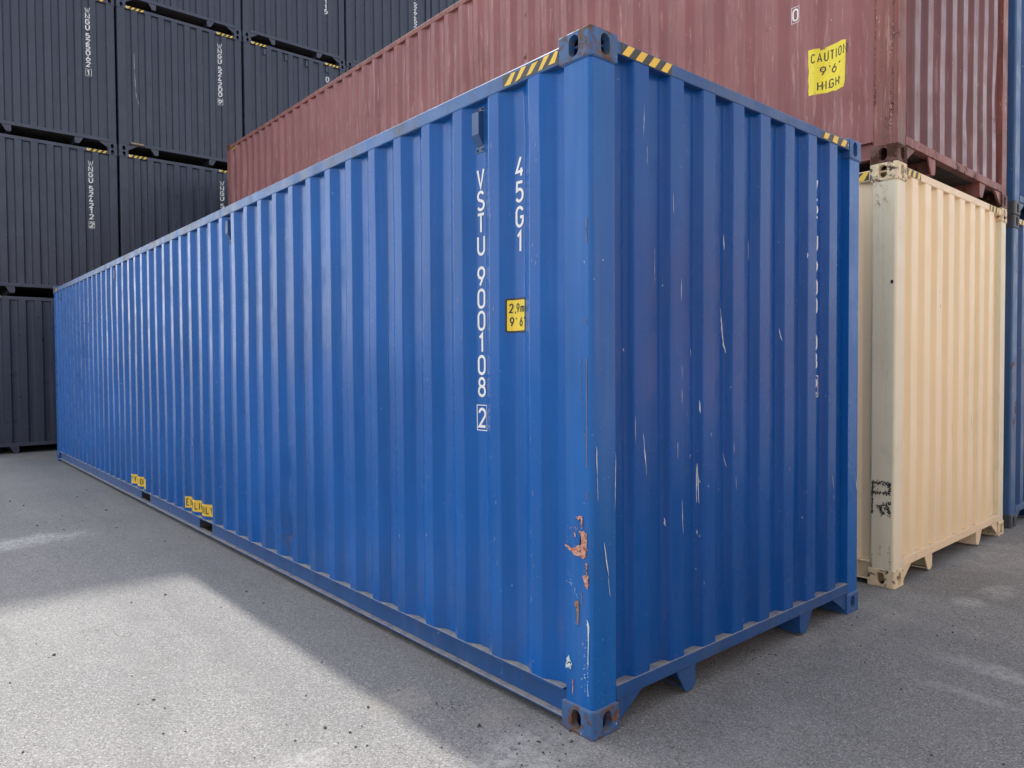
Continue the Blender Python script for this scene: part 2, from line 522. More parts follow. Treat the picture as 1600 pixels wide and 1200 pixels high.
def absorb(bm, tmp):
    me = bpy.data.meshes.new('t')
    tmp.to_mesh(me)
    tmp.free()
    bm.from_mesh(me)
    bpy.data.meshes.remove(me)

def letter(parent, c, ucen, zbot, w, h, sw, surf, side, mat, lift):
    bm = bmesh.new()
    if c == 'W':
        w *= 1.12
    glyph(bm, c, -w / 2, zbot, w, h, sw * (0.62 if c == 'W' else 0.8 if c in 'NM' else 1.0), 0)
    for v in bm.verts:
        v.co.x = ucen + (-v.co.x if side else v.co.x)
    drape(bm, surf, side, lift)
    link('digit' if c in '0123456789' else 'letter', bm_mesh(bm, 'letter', False), mat, parent)

def vtext(parent, txt, ucen, ztop, cw, chh, pitch, sw, surf, side, mat, gap=0.045, lift=0.0016):
    """characters stacked downwards, each a part; on a side sheet the reader's right is -u"""
    z = ztop
    for c in txt:
        if c == ' ':
            z -= gap
        elif c == '|':
            z -= gap
            x0, x1 = ucen - cw * .62, ucen + cw * .62
            y1, y0 = z + 0.012, z - chh - 0.012
            bm = bmesh.new()
            strip(bm, [(x0, y0), (x0, y1), (x1, y1), (x1, y0), 'closed'], sw * 0.32, 0)
            drape(bm, surf, side, lift)
            link('digit_box', bm_mesh(bm, 'digit_box', False), mat, parent)
        else:
            letter(parent, c, ucen, z - chh, cw, chh, sw, surf, side, mat, lift)
            z -= pitch

def htext(parent, txt, u_left, z, cw, chh, adv, sw, surf, side, mat, lift):
    u = 0.0
    for c in txt:
        w, a = cw, adv
        if c in "',\"": w, a = cw * .5, adv * .45
        if c == 'I': w, a = cw * .4, adv * .6
        if c == 'm': w, a = cw * 1.35, adv * 1.3
        if c == ' ': a = adv * .55
        if c != ' ':
            letter(parent, c, u_left - (u + w / 2) if side else u_left + u + w / 2, z, w, chh, sw, surf, side, mat, lift)
        u += a

def poly_bm(pts, off=0.0):
    bm = bmesh.new()
    bm.faces.new([bm.verts.new((p[0], off, p[1])) for p in pts])
    return bm

def put_flat(name, bm, prof, side, mat, parent, lift=0.001, **props):
    drape(bm, prof, side, lift)
    return link(name, bm_mesh(bm, name, False), mat, parent, **props)

def rrect(u0, u1, z0, z1, r, n=5):
    p = []
    for cx, cz, a in ((u1 - r, z1 - r, 0), (u0 + r, z1 - r, 90), (u0 + r, z0 + r, 180), (u1 - r, z0 + r, 270)):
        p += arc(cx, cz, r, r, a, a + 90, n)
    return p

# ------------------------------------------------------------------ corner casting with real apertures
def casting_mesh():
    lx, ly, lz = 0.162, 0.178, 0.118
    bm = bmesh.new()
    box_bm(bm, (0, 0, 0), (lx, ly, lz))
    es = []
    for e in bm.edges:
        a, b = e.verts[0].co, e.verts[1].co
        if abs(a.x) < 1e-6 and abs(b.x) < 1e-6 and abs(a.y) < 1e-6 and abs(b.y) < 1e-6:
            es.append(e)
    bmesh.ops.bevel(bm, geom=es, offset=0.016, segments=4, affect='EDGES', profile=0.5)
    es = [e for e in bm.edges if all(abs(v.co.z) < 1e-6 for v in e.verts) or all(abs(v.co.z - lz) < 1e-6 for v in e.verts)]
    bmesh.ops.bevel(bm, geom=es, offset=0.0045, segments=2, affect='EDGES', profile=0.5)
    bm.normal_update()
    def cut(face_test, centre, ua, wa, hu, hw, depth_dir):
        f = max((f for f in bm.faces if face_test(f)), key=lambda q: q.calc_area())
        outer = list(f.edges)
        r = min(hu, hw)
        ring = []
        n = 7
        for sx, sz, a0 in ((1, 1, 0), (-1, 1, 90), (-1, -1, 180), (1, -1, 270)):
            for i in range(n):
                a = math.radians(a0 + 90 * i / (n - 1))
                ring.append(centre + ua * (sx * (hu - r) + r * math.cos(a)) + wa * (sz * (hw - r) + r * math.sin(a)))
        clean = []
        for q in ring:
            if not clean or (q - clean[-1]).length > 1e-5:
                clean.append(q)
        if (clean[0] - clean[-1]).length < 1e-5:
            clean.pop()
        vs = [bm.verts.new(q) for q in clean]
        inner = [bm.edges.new((vs[i], vs[(i + 1) % len(vs)])) for i in range(len(vs))]
        bmesh.ops.delete(bm, geom=[f], context='FACES_ONLY')
        bmesh.ops.triangle_fill(bm, use_beauty=True, use_dissolve=False, edges=outer + inner)
        back = [bm.verts.new(q.co + depth_dir * 0.032 + (centre - q.co) * 0.10) for q in vs]
        for i in range(len(vs)):
            j = (i + 1) % len(vs)
            bm.faces.new((vs[i], vs[j], back[j], back[i]))
    cut(lambda f: abs(f.normal.x) > .99 and f.calc_center_median().x < 0.002, Vector((0, 0.095, 0.058)), Vector((0, 1, 0)), Vector((0, 0, 1)), 0.0275, 0.0440, Vector((1, 0, 0)))
    bm.normal_update()
    cut(lambda f: abs(f.normal.y) > .99 and f.calc_center_median().y < 0.002, Vector((0.088, 0, 0.058)), Vector((1, 0, 0)), Vector((0, 0, 1)), 0.0275, 0.0440, Vector((0, 1, 0)))
    # inner core so that the cavity is closed and dark
    box_bm(bm, (0.125, 0.140, 0.004), (0.158, 0.174, lz - 0.004))
    return bm

CAST_CACHE = {}
def casting(sx, sy, sz, mat, key):
    k = (sx, sy, sz, key)
    if k not in CAST_CACHE:
        bm = casting_mesh()
        for v in bm.verts:
            v.co.x *= sx; v.co.y *= sy; v.co.z *= sz
        me = bm_mesh(bm, 'corner_casting')
        me.materials.append(mat)
        CAST_CACHE[k] = me
    return CAST_CACHE[k]

def post_mesh():
    r = 0.018
    x0, y0, x1, y1 = 0.0065, 0.0065, 0.150, 0.168
    pts = [(x1, y0)] + [(x1, y1), (x0 + 0.012, y1), (x0, y1 - 0.012)] + [(x0 + r - r * math.cos(a), y0 + r - r * math.sin(a)) for a in [math.radians(15 * i) for i in range(7)]]
    bm = bmesh.new()
    prism(bm, pts, 'z', 0.117, H - 0.117)
    return bm

def side_rail_mesh(pockets=()):
    """outward-facing channel: top flange, recessed web, bottom flange"""
    bm = bmesh.new()
    a, b = 0.176, L - 0.176
    box_bm(bm, (0.003, a, 0.155), (0.075, b, 0.166), 0.002, 1)
    box_bm(bm, (0.001, a, 0.037), (0.060, b, 0.047), 0.002, 1)
    cuts = [a] + [q for p in sorted(pockets) for q in p] + [b]
    for i in range(0, len(cuts), 2):
        box_bm(bm, (0.036, cuts[i], 0.0472), (0.0445, cuts[i + 1], 0.1548))
    return bm_mesh(bm, 'bottom_side_rail')

def gusset_mesh(mirror):
    bm = bmesh.new()
    pts = [(0.163, 0.020), (0.163, 0.1285), (0.335, 0.1285)]
    if mirror:
        pts = [(W - x, z) for x, z in pts]
    prism(bm, pts, 'y', 0.012, 0.028)
    return bm_mesh(bm, 'gusset')

def tunnel_mesh(mirror):
    bm = bmesh.new()
    f = (lambda x: W - x) if mirror else (lambda x: x)
    pts = [(0.575, 0.1285), (0.722, 0.1285), (0.722, 0.040), (0.712, 0.022), (0.695, 0.012), (0.668, 0.010), (0.645, 0.014)]
    prism(bm, [(f(x), z) for x, z in pts], 'y', 0.012, 0.022)
    prism(bm, [(f(x), z) for x, z in [(0.700, 0.016), (0.720, 0.016), (0.720, 0.128), (0.700, 0.128)]], 'y', 0.0222, 3.1)
    prism(bm, [(f(x), z) for x, z in [(0.655, 0.0165), (0.6998, 0.0165), (0.6998, 0.024), (0.655, 0.024)]], 'y', 0.0222, 3.1)
    return bm_mesh(bm, 'gooseneck_plate')

def tape(parent, u0, u1, z0, z1, side, n=3, slant=0.7, seed=0, worn=0.0, first_pale=False, base=None):
    """hazard tape: dark film with yellow slashes; side -> u is y and reader's right is -u"""
    r = random.Random(seed)
    base_y = 0.0028 if not side else 0.0028
    def emit(bm, quad, off):
        vs = []
        for (u, z) in quad:
            vs.append(bm.verts.new((base_y - off, u, z) if side else (u, base_y - off, z)))
        bm.faces.new(vs)
    bm = bmesh.new()
    if worn:
        m = 14
        top = [(u0 + (u1 - u0) * i / m, z1 - r.random() * worn * 0.012) for i in range(m + 1)]
        bot = [(u0 + (u1 - u0) * i / m, z0 + r.random() * worn * 0.006) for i in range(m + 1)]
        emit(bm, top + bot[::-1], 0.0006)
    else:
        emit(bm, [(u0, z0), (u1, z0), (u1, z1), (u0, z1)], 0.0006)
    t = link('hazard_tape', bm_mesh(bm, 'hazard_tape', False), MAT['tape_black'], parent)
    h = z1 - z0
    step = (u1 - u0) / n
    for i in range(n):
        bm = bmesh.new()
        a = u0 + step * (i + 0.30)
        b = a + step * 0.50
        s = slant * h
        if side:
            q = [(b, z0 + .001), (a, z0 + .001), (a - s, z1 - .001), (b - s, z1 - .001)]
        else:
            q = [(a - s * .5, z0 + .001), (b - s * .5, z0 + .001), (b + s * .5, z1 - .001), (a + s * .5, z1 - .001)]
        q = [(min(max(u, u0 + .001), u1 - .001), z) for u, z in q]
        if worn:
            q = [(u + r.uniform(-1, 1) * worn * .006, z - r.random() * worn * 0.01 * (1 if z > (z0 + z1) / 2 else -1)) for u, z in q]
        emit(bm, q, 0.0012)
        link('yellow_stripe', bm_mesh(bm, 'yellow_stripe', False), MAT['yellow'], t)
    if first_pale:
        bm = bmesh.new()
        emit(bm, [(u0 + .002, z0 + h * .2), (u0 + step * .22, z0 + h * .35), (u0 + step * .4, z1 - .002), (u0 + .002, z1 - .002)], 0.0012)
        link('pale_corner', bm_mesh(bm, 'pale_corner', False), MAT['pale'], t)
    return t

SHARED = {}
def shared(key, fn, mat):
    if key not in SHARED:
        me = fn()
        if not me.materials:
            me.materials.append(mat)
        SHARED[key] = me
    return SHARED[key]

def mirror_mesh(me, sx, sy):
    bm = bmesh.new()
    bm.from_mesh(me)
    for v in bm.verts:
        if sx: v.co.x = W - v.co.x
        if sy: v.co.y = L - v.co.y
    if sx != sy:
        bmesh.ops.reverse_faces(bm, faces=bm.faces)
    m2 = bpy.data.meshes.new(me.name)
    bm.to_mesh(m2)
    bm.free()
    for m in me.materials:
        m2.materials.append(m)
    return m2

def container(kind, loc, rotz, label, category, group, end_prof, mats, rail_top=(2.790, 2.862), end_top=(2.822, 2.878),
              side_dents=(), end_dents=(), wave=0.0014, pockets=(), rows=22, cast_overrides=None, name='shipping_container'):
    root = bpy.data.objects.new(name, None)
    root.empty_display_size = 0.3
    root.location = loc
    root.rotation_euler = (0, 0, rotz)
    root['label'] = label
    root['category'] = category
    if group:
        root['group'] = group
    COL.objects.link(root)
    K = kind
    m = mats
    # sheets
    if (K, 'side') not in SURF:
        SURF[(K, 'side')] = Surf(SIDE, 0.150, rail_top[0] + 0.008, rows, True, wave, side_dents, len(K) * 1.7)
        SURF[(K, 'end')] = Surf(end_prof, 0.175, end_top[0] + 0.008, rows, False, wave, end_dents, len(K) * 2.3)
    s1 = shared((K, 'side'), lambda: SURF[(K, 'side')].mesh('side_panel'), m['sheet'])
    link('side_panel', s1, None, root)
    link('side_panel', shared((K, 'side2'), lambda: mirror_mesh(s1, True, False), m['sheet']), None, root)
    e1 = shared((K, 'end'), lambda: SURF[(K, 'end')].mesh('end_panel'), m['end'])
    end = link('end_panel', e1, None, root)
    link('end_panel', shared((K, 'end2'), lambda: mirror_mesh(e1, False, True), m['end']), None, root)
    link('roof_panel', shared((K, 'roof'), lambda: box('roof_panel', (0.03, 0.03, rail_top[1] - 0.022), (W - 0.03, L - 0.03, rail_top[1] - 0.012)), m['rail']), None, root)
    link('floor', shared((K, 'floor'), lambda: box('floor', (0.078, 0.064, 0.1285), (W - 0.078, L - 0.064, 0.1745)), MAT['under']), None, root)
    # rails
    link('top_side_rail', shared((K, 'tsr'), lambda: box('top_side_rail', (0.003, 0.177, rail_top[0]), (0.063, L - 0.177, rail_top[1]), 0.006, 2), m['top']), None, root)
    link('top_side_rail', shared((K, 'tsr2'), lambda: box('top_side_rail', (W - 0.063, 0.177, rail_top[0]), (W - 0.003, L - 0.177, rail_top[1]), 0.006, 2), m['top']), None, root)
    link('top_end_rail', shared((K, 'ter'), lambda: box('top_end_rail', (0.161, 0.003, end_top[0]), (W - 0.161, 0.070, end_top[1]), 0.005, 2), m['rail2']), None, root)
    link('top_end_rail', shared((K, 'ter2'), lambda: box('top_end_rail', (0.161, L - 0.070, end_top[0]), (W - 0.161, L - 0.003, end_top[1]), 0.005, 2), m['rail2']), None, root)
    br = shared((K, 'bsr'), lambda: side_rail_mesh(pockets), m['rail'])
    link('bottom_side_rail', br, None, root)
    link('bottom_side_rail', shared((K, 'bsr2'), lambda: mirror_mesh(br, True, False), m['rail']), None, root)
    link('bottom_end_rail', shared((K, 'ber'), lambda: box('bottom_end_rail', (0.1505, 0.002, 0.129), (W - 0.1505, 0.063, 0.190), 0.003, 2), m['rail']), None, root)
    link('bottom_end_rail', shared((K, 'ber2'), lambda: box('bottom_end_rail', (0.1505, L - 0.063, 0.129), (W - 0.1505, L - 0.002, 0.190), 0.003, 2), m['rail']), None, root)
    # posts and castings
    pm = shared((K, 'post'), lambda: bm_mesh(post_mesh(), 'corner_post'), m['post'])
    for sx in (0, 1):
        for sy in (0, 1):
            me = pm if not (sx or sy) else shared((K, 'post', sx, sy), lambda: mirror_mesh(pm, bool(sx), bool(sy)), m['post'])
            link('corner_post', me, None, root)
            for sz in (0, 1):
                mm = m['cast']
                if cast_overrides and (sx, sy, sz) in cast_overrides:
                    mm = cast_overrides[(sx, sy, sz)]
                link('corner_casting', casting(-1 if sx else 1, -1 if sy else 1, -1 if sz else 1, mm, mm.name), None, root, (W * sx, L * sy, H * sz))
    for sx in (0, 1):
        for zz in (0.1165, H - 0.1225):
            a_, b_ = ((0.0025, 0.0025), (0.152, 0.170)) if not sx else ((W - 0.152, 0.0025), (W - 0.0025, 0.170))
            link('weld_seam', shared((K, 'weld', sx, zz), lambda: box('weld_seam', (*a_, zz), (*b_, zz + 0.006), 0.002, 1), m['cast']), None, root)
    for mir in (0, 1):
        link('gusset', shared((K, 'gus', mir), lambda: gusset_mesh(mir), m['rail']), None, root)
        link('gooseneck_plate', shared((K, 'tun', mir), lambda: tunnel_mesh(mir), m['rail']), None, root)
    return root, end

# ------------------------------------------------------------------ GROUND
def ground():
    t = NT('weathered_asphalt')
    v = t.obj_vec(False, world=True)
    big = t.noise(v, 0.7, 4.0, 0.6)
    mid = t.noise(v, 4.0, 5.0, 0.6)
    fine = t.noise(v, 95.0, 3.0, 0.65)
    vor = t.n('ShaderNodeTexVoronoi', feature='F1')
    vor.voronoi_dimensions = '2D'
    t.put(vor.inputs['Vector'], v)
    vor.inputs['Scale'].default_value = 180.0
    sep = t.n('ShaderNodeSeparateColor')
    t.put(sep.inputs[0], vor.outputs['Color'])
    cd = vor.outputs['Distance']
    c = t.mix(t.ramp(big, 0.3, 0.7), (0.195, 0.195, 0.196), (0.250, 0.247, 0.243))
    c = t.mix(t.ramp(mid, 0.35, 0.7, 0.0, 0.35), c, (0.20, 0.195, 0.185))
    c = t.mix(t.ramp(sep.outputs[0], 0.80, 0.86, 0.0, 0.65), c, (0.41, 0.40, 0.385))
    c = t.mix(t.ramp(sep.outputs[1], 0.80, 0.86, 0.0, 0.65), c, (0.085, 0.085, 0.088))
    c = t.mix(t.ramp(fine, 0.30, 0.48, 0.58, 0.0), c, (0.095, 0.085, 0.088))
    c = t.mix(t.ramp(fine, 0.56, 0.72, 0.0, 0.28), c, (0.36, 0.355, 0.345))
    # dusty and sandy patches with a shape of their own
    patches = [(-1.20, 5.72, .50, .26, 1.0, 0), (-1.7, 5.6, .5, .3, .9, 0), (-0.40, .85, .16, .16, .55, 1), (-0.17, .44, .13, .12, .5, 1), (-.26, .12, .28, .20, .75, 0),
               (-.97, .66, .14, .10, .6, 0), (2.00, -.87, .10, .34, .7, 0), (1.62, -.81, .05, .28, .6, 0), (4.5, -.16, .62, .34, .6, 0),
               (3.47, -.47, .22, .10, .7, 0), (3.09, -.40, .12, .10, .7, 0), (2.2, -.2, .5, .10, .4, 1), (1.72, -.06, .20, .10, .45, 1),
               (.58, -.44, .4, .2, .2, 0), (-.9, 12.9, .9, .35, .35, 1), (-2.6, 2.2, .5, .4, .3, 0)]
    warp = t.noise(v, 6.0, 6.0, 0.75)
    brk = t.ramp(t.noise(v, 28.0, 4.0, 0.7), 0.38, 0.62, 0.15, 1.0)
    sepv = t.n('ShaderNodeSeparateXYZ')
    t.put(sepv.inputs[0], v)
    for (px, py, rx, ry, s, warm) in patches:
        dx = t.math('DIVIDE', t.math('SUBTRACT', sepv.outputs[0], px), rx)
        dy = t.math('DIVIDE', t.math('SUBTRACT', sepv.outputs[1], py), ry)
        q = t.math('ADD', t.math('MULTIPLY', dx, dx), t.math('MULTIPLY', dy, dy))
        q = t.math('ADD', q, t.math('MULTIPLY', t.math('SUBTRACT', warp, 0.5), 4.5))
        k = t.math('MULTIPLY', t.ramp(q, -0.2, 1.2, 1.0, 0.0), brk)
        c = t.mix(t.math('MULTIPLY', k, s), c, (0.42, 0.38, 0.31) if warm else (0.47, 0.465, 0.45))
    # hairline cracks
    wv = t.vmath('ADD', v, t.vmath('MULTIPLY', t.noise(v, 1.6, 5.0, 0.6, True), (0.9, 0.9, 0.0)))
    cr = t.voro(wv, 1.15, 'DISTANCE_TO_EDGE', 'Distance')
    ck = t.math('MULTIPLY', t.ramp(cr, 0.0, 0.0045, 1.0, 0.0), t.ramp(t.noise(v, 1.1, 3.0), 0.46, 0.60))
    c = t.mix(t.math('MULTIPLY', ck, 0.55), c, (0.06, 0.058, 0.055))
    # long faint tyre smears
    sm = t.noise(t.scaled(t.vmath('ADD', v, t.vmath('MULTIPLY', t.noise(v, 0.35, 2.0, 0.5, True), (1.2, 0.0, 0.0))), (3.4, 0.22, 1.0)), 1.0, 4.0, 0.6)
    c = t.mix(t.ramp(sm, 0.52, 0.70, 0.0, 0.30), c, (0.12, 0.12, 0.122))
    c = t.mix(t.ramp(sm, 0.30, 0.42, 0.18, 0.0), c, (0.34, 0.33, 0.31))
    # oil darkening
    c = t.mix(t.ramp(t.noise(v, 1.9, 5.0, 0.65), 0.60, 0.78, 0.0, 0.30), c, (0.10, 0.10, 0.105))
    h = t.math('ADD', t.math('MULTIPLY', cd, 0.55), t.math('MULTIPLY', fine, 0.8))
    nrm = t.bump(mid, 0.25, 0.02)
    nrm = t.bump(h, 0.75, 0.006, nrm)
    mat = t.finish(c, 0.88, nrm, 0.3)
    bm = bmesh.new()
    s = 400.0
    vs = [bm.verts.new(q) for q in ((-s, -s, 0), (s, -s, 0), (s, s, 0), (-s, s, 0))]
    bm.faces.new(vs)
    return link('ground', bm_mesh(bm, 'ground'), mat, None, kind='structure', label='weathered light grey asphalt yard with dusty patches', category='ground')
ground()

# ------------------------------------------------------------------ BLUE CONTAINER (foreground)
POCKETS = ((4.650, 4.990), (6.660, 7.010))
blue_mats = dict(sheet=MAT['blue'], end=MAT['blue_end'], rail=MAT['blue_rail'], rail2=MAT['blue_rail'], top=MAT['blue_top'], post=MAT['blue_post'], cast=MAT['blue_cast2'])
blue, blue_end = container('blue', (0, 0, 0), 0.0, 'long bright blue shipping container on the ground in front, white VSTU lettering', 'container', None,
    END_BLUE, blue_mats, side_dents=((3.02, 0.34, 0.06, 0.08, 0.024), (3.0, 0.78, 0.07, 0.10, 0.010), (0.47, 2.55, 0.10, 0.12, 0.008), (0.30, 2.62, 0.05, 0.15, -0.005), (8.2, 1.9, 0.3, 0.3, 0.006), (5.4, 1.2, 0.3, 0.4, 0.005)),
    wave=0.0026, pockets=POCKETS, rows=48,
    cast_overrides={(0, 0, 0): MAT['blue_cast'], (0, 0, 1): MAT['blue_cast'], (0, 1, 1): MAT['blue_cast']})

# vertical welds between the pressed sheets of the long side
for k in range(4, 43, 4):
    yw = 0.376 + 0.068 + 0.278 * k + 0.066
    bm = poly_bm([(yw - 0.0016, 0.16), (yw + 0.0016, 0.16), (yw + 0.0016, 2.79), (yw - 0.0016, 2.79)])
    put_flat('sheet_weld', bm, SURF[('blue', 'side')], True, MAT['blue_weld'], blue, 0.0012)

# cross members under the floor
cm = box('cross_member', (0.0, 0.0, 0.040), (0.560, 0.045, 0.1282))
cm.materials.append(MAT['under'])
for k in range(10):
    for xx in (0.082, 1.796):
        link('cross_member', cm, None, blue, (xx, 0.30 + 0.30 * k, 0.0))

# torn and pushed-in spot near the foot of the long side
for pts in ([(3.115, 0.300), (3.030, 0.325), (2.965, 0.365), (2.960, 0.290), (3.050, 0.275)], [(3.060, 0.278), (3.030, 0.276), (3.010, 0.190)]):
    bm = poly_bm(pts)
    bmesh.ops.triangulate(bm, faces=bm.faces)
    put_flat('torn_spot', bm, SURF[('blue', 'side')], True, MAT['blue_weld'], blue, 0.0014)

# fork pockets
for a, b in POCKETS:
    bm = bmesh.new()
    box_bm(bm, (0.046, a - 0.006, 0.048), (0.9, a, 0.128))
    box_bm(bm, (0.046, b, 0.048), (0.9, b + 0.006, 0.128))
    box_bm(bm, (0.9002, a - 0.006, 0.048), (0.906, b + 0.006, 0.128))
    link('fork_pocket', bm_mesh(bm, 'fork_pocket'), MAT['under'], blue)

def vent_side(parent, yc, mat):
    bm = bmesh.new()
    x_in = X0 + 0.036
    # flat flange plate, then a hood with slanted bottom
    box_bm(bm, (x_in - 0.004, yc - 0.033, 2.560), (x_in - 0.0012, yc + 0.033, 2.775), 0.001, 1)
    pts = [(x_in - 0.0045, 2.755), (x_in - 0.034, 2.745), (x_in - 0.034, 2.640), (x_in - 0.0045, 2.590)]
    bm2 = [(p[0], p[1]) for p in pts]
    prism(bm, bm2, 'y', yc - 0.025, yc + 0.025)
    v = link('ventilator', bm_mesh(bm, 'ventilator'), mat, parent)
    for z in (2.573, 2.764):
        for s in (-0.02, 0.02):
            link('rivet', box('rivet', (x_in - 0.009, yc + s - 0.005, z - 0.005), (x_in - 0.0042, yc + s + 0.005, z + 0.005), 0.002, 1), MAT['under'], v)
for k in (0, 12, 26, 39):
    vent_side(blue, 0.757 + 0.278 * k, MAT['vent_blue'])

# lettering on the long side and on the end
BS, BE = SURF[('blue', 'side')], SURF[('blue', 'end')]
vtext(blue, 'VSTU 900108|2', 0.757, 2.487, 0.060, 0.098, 0.1068, 0.0132, BS, True, MAT['white'], gap=0.042)
vtext(blue, '45G1', 0.479, 2.487, 0.056, 0.098, 0.1130, 0.0130, BS, True, MAT['white'])
vtext(blue, 'VSTU 900108|2', 1.9430, 2.607, 0.060, 0.098, 0.1068, 0.0145, BE, False, MAT['white'], gap=0.042)

# 2,9m 9'6" plate
pl = put_flat('height_sticker', poly_bm(rrect(0.438, 0.556, 1.688, 1.846, 0.010)), BS, True, MAT['ink'], blue, 0.0012)
put_flat('sticker_face', poly_bm(rrect(0.442, 0.546, 1.697, 1.837, 0.006)), BS, True, MAT['yellow_sticker'], pl, 0.0020)
htext(pl, '2,9m', 0.537, 1.778, 0.0205, 0.044, 0.0262, 0.0062, BS, True, MAT['ink'], 0.0028)
htext(pl, "9' 6\"", 0.534, 1.716, 0.0205, 0.044, 0.0285, 0.0062, BS, True, MAT['ink'], 0.0028)

# EMPTY LIFT ONLY stickers over the fork pockets
for (ya, yb) in ((5.310, 4.575), (7.440, 6.705)):
    st_ = put_flat('lift_sticker', poly_bm([(yb, 0.196), (ya, 0.196), (ya, 0.304), (yb, 0.304)]), BS, True, MAT['yellow'], blue, 0.0012)
    htext(st_, 'EMPTY LIFT ONLY', ya - 0.014, 0.216, 0.036, 0.068, 0.0475, 0.0100, BS, True, MAT['ink'], 0.0022)

# hazard tape
tape(blue, 0.185, 0.545, 2.797, 2.855, True, 5, 0.75, 3, worn=0.9)
tape(blue, 0.187, 0.533, 2.825, 2.873, False, 4, 0.85, 4)
tape(blue, 1.925, 2.255, 2.825, 2.873, False, 3, 0.6, 5, worn=0.6)
tape(blue, 11.85, 12.01, 2.797, 2.855, True, 2, 0.75, 6, worn=0.5)

# scratches on the end, where the photograph shows them
SCR = [(0.34, 2.656, 0.336, 2.513, 0.0045), (0.361, 2.483, 0.361, 2.401, 0.0037), (0.545, 2.312, 0.55, 2.213, 0.0045), (0.468, 2.067, 0.467, 1.896, 0.0036), (0.609, 1.934, 0.606, 1.821, 0.006), (1.004, 2.181, 1.007, 2.102, 0.0057), (1.232, 2.178, 1.237, 2.071, 0.0043), (0.979, 1.816, 1.011, 1.595, 0.0145), (0.732, 1.612, 0.738, 1.57, 0.0046), (0.61, 1.529, 0.613, 1.474, 0.0052), (0.611, 1.427, 0.612, 1.353, 0.0068), (0.77, 1.369, 0.771, 1.305, 0.0046), (0.279, 1.319, 0.279, 1.202, 0.0028), (0.331, 1.24, 0.352, 1.057, 0.0092), (0.576, 1.187, 0.577, 1.107, 0.006), (0.763, 1.064, 0.763, 0.88, 0.0046), (0.765, 1.068, 0.768, 0.877, 0.0047), (0.606, 0.916, 0.616, 0.756, 0.0069), (0.841, 1.21, 0.841, 1.191, 0.0056), (0.513, 0.843, 0.514, 0.806, 0.0074), (1.038, 1.153, 1.038, 1.097, 0.0067), (1.053, 0.984, 1.059, 0.911, 0.005), (0.764, 0.75, 0.764, 0.727, 0.0047), (1.002, 1.096, 1.014, 1.024, 0.0041), (1.778, 2.159, 1.779, 2.128, 0.0088), (1.517, 1.728, 1.523, 1.663, 0.0064), (1.584, 0.977, 1.589, 0.946, 0.0047), (2.083, 0.877, 2.101, 0.794, 0.0062), (2.107, 0.755, 2.109, 0.731, 0.0084), (0.782, 0.507, 0.782, 0.484, 0.0041)]
SCR_POST = [(0.030, 1.209, 0.035, 1.091, 0.0085), (0.035, 1.091, 0.038, 0.98, 0.0039), (0.148, 1.169, 0.142, 0.93, 0.0061), (0.075, 0.808, 0.101, 0.663, 0.0108), (0.098, 0.664, 0.11, 0.575, 0.0041), (2.388, 0.839, 2.400, 0.753, 0.0110)]

def sliver(bm, x0, z0, x1, z1, w, r, off=0.0):
    n = max(3, int(abs(z1 - z0) / 0.02))
    lf, rg = [], []
    for i in range(n + 1):
        f = i / n
        ww = w * (math.sin(math.pi * min(max(f, 0.02), 0.98)) ** 0.6) * r.uniform(0.35, 1.0)
        cx = x0 + (x1 - x0) * f + r.uniform(-1, 1) * w * 0.18
        cz = z0 + (z1 - z0) * f
        lf.append((cx - ww / 2, cz)); rg.append((cx + ww / 2, cz))
    a = [bm.verts.new((p[0], off, p[1])) for p in lf]
    b = [bm.verts.new((p[0], off, p[1])) for p in rg]
    for i in range(n):
        bm.faces.new((a[i], b[i], b[i + 1], a[i + 1]))

r_ = random.Random(5)
def scratch_part(lines, surf, side, mat, parent, lift):
    bm = bmesh.new()
    for q in lines:
        tmp = bmesh.new()
        sliver(tmp, *q[:4], q[4] * 0.78, r_)
        drape(tmp, surf, side, lift + r_.uniform(0, 0.0004))
        absorb(bm, tmp)
    link('paint_scratches', bm_mesh(bm, 'paint_scratches', False), mat, parent, kind='stuff')
lines = list(SCR)
for i in range(45):
    x = r_.uniform(0.16, 2.27); z = 0.2 + 2.3 * r_.random() ** 1.7
    lines.append((x, z, x + r_.uniform(-.001, .001), z - r_.uniform(0.003, 0.012), r_.uniform(0.0015, 0.0035)))
scratch_part(lines, BE, False, MAT['scratch'], blue, 0.0010)
lines = list(SCR_POST)
for i in range(25):
    x = r_.uniform(0.03, 0.145); z = r_.uniform(0.15, 1.6)
    lines.append((x, z, x, z - r_.uniform(0.003, 0.01), r_.uniform(0.0015, 0.003)))
scratch_part(lines, None, False, MAT['scratch'], blue, 0.0030)
lines = []
for i in range(70):
    y = 0.2 + 5.5 * r_.random() ** 2; z = r_.uniform(0.25, 2.6)
    k = round((y - 0.34) / 0.278)
    y = 0.34 + 0.278 * k + r_.uniform(-0.03, 0.035)
    lines.append((y, z, y, z - r_.uniform(0.005, 0.03), r_.uniform(0.0015, 0.004)))
scratch_part(lines, BS, True, MAT['scratch'], blue, 0.0010)

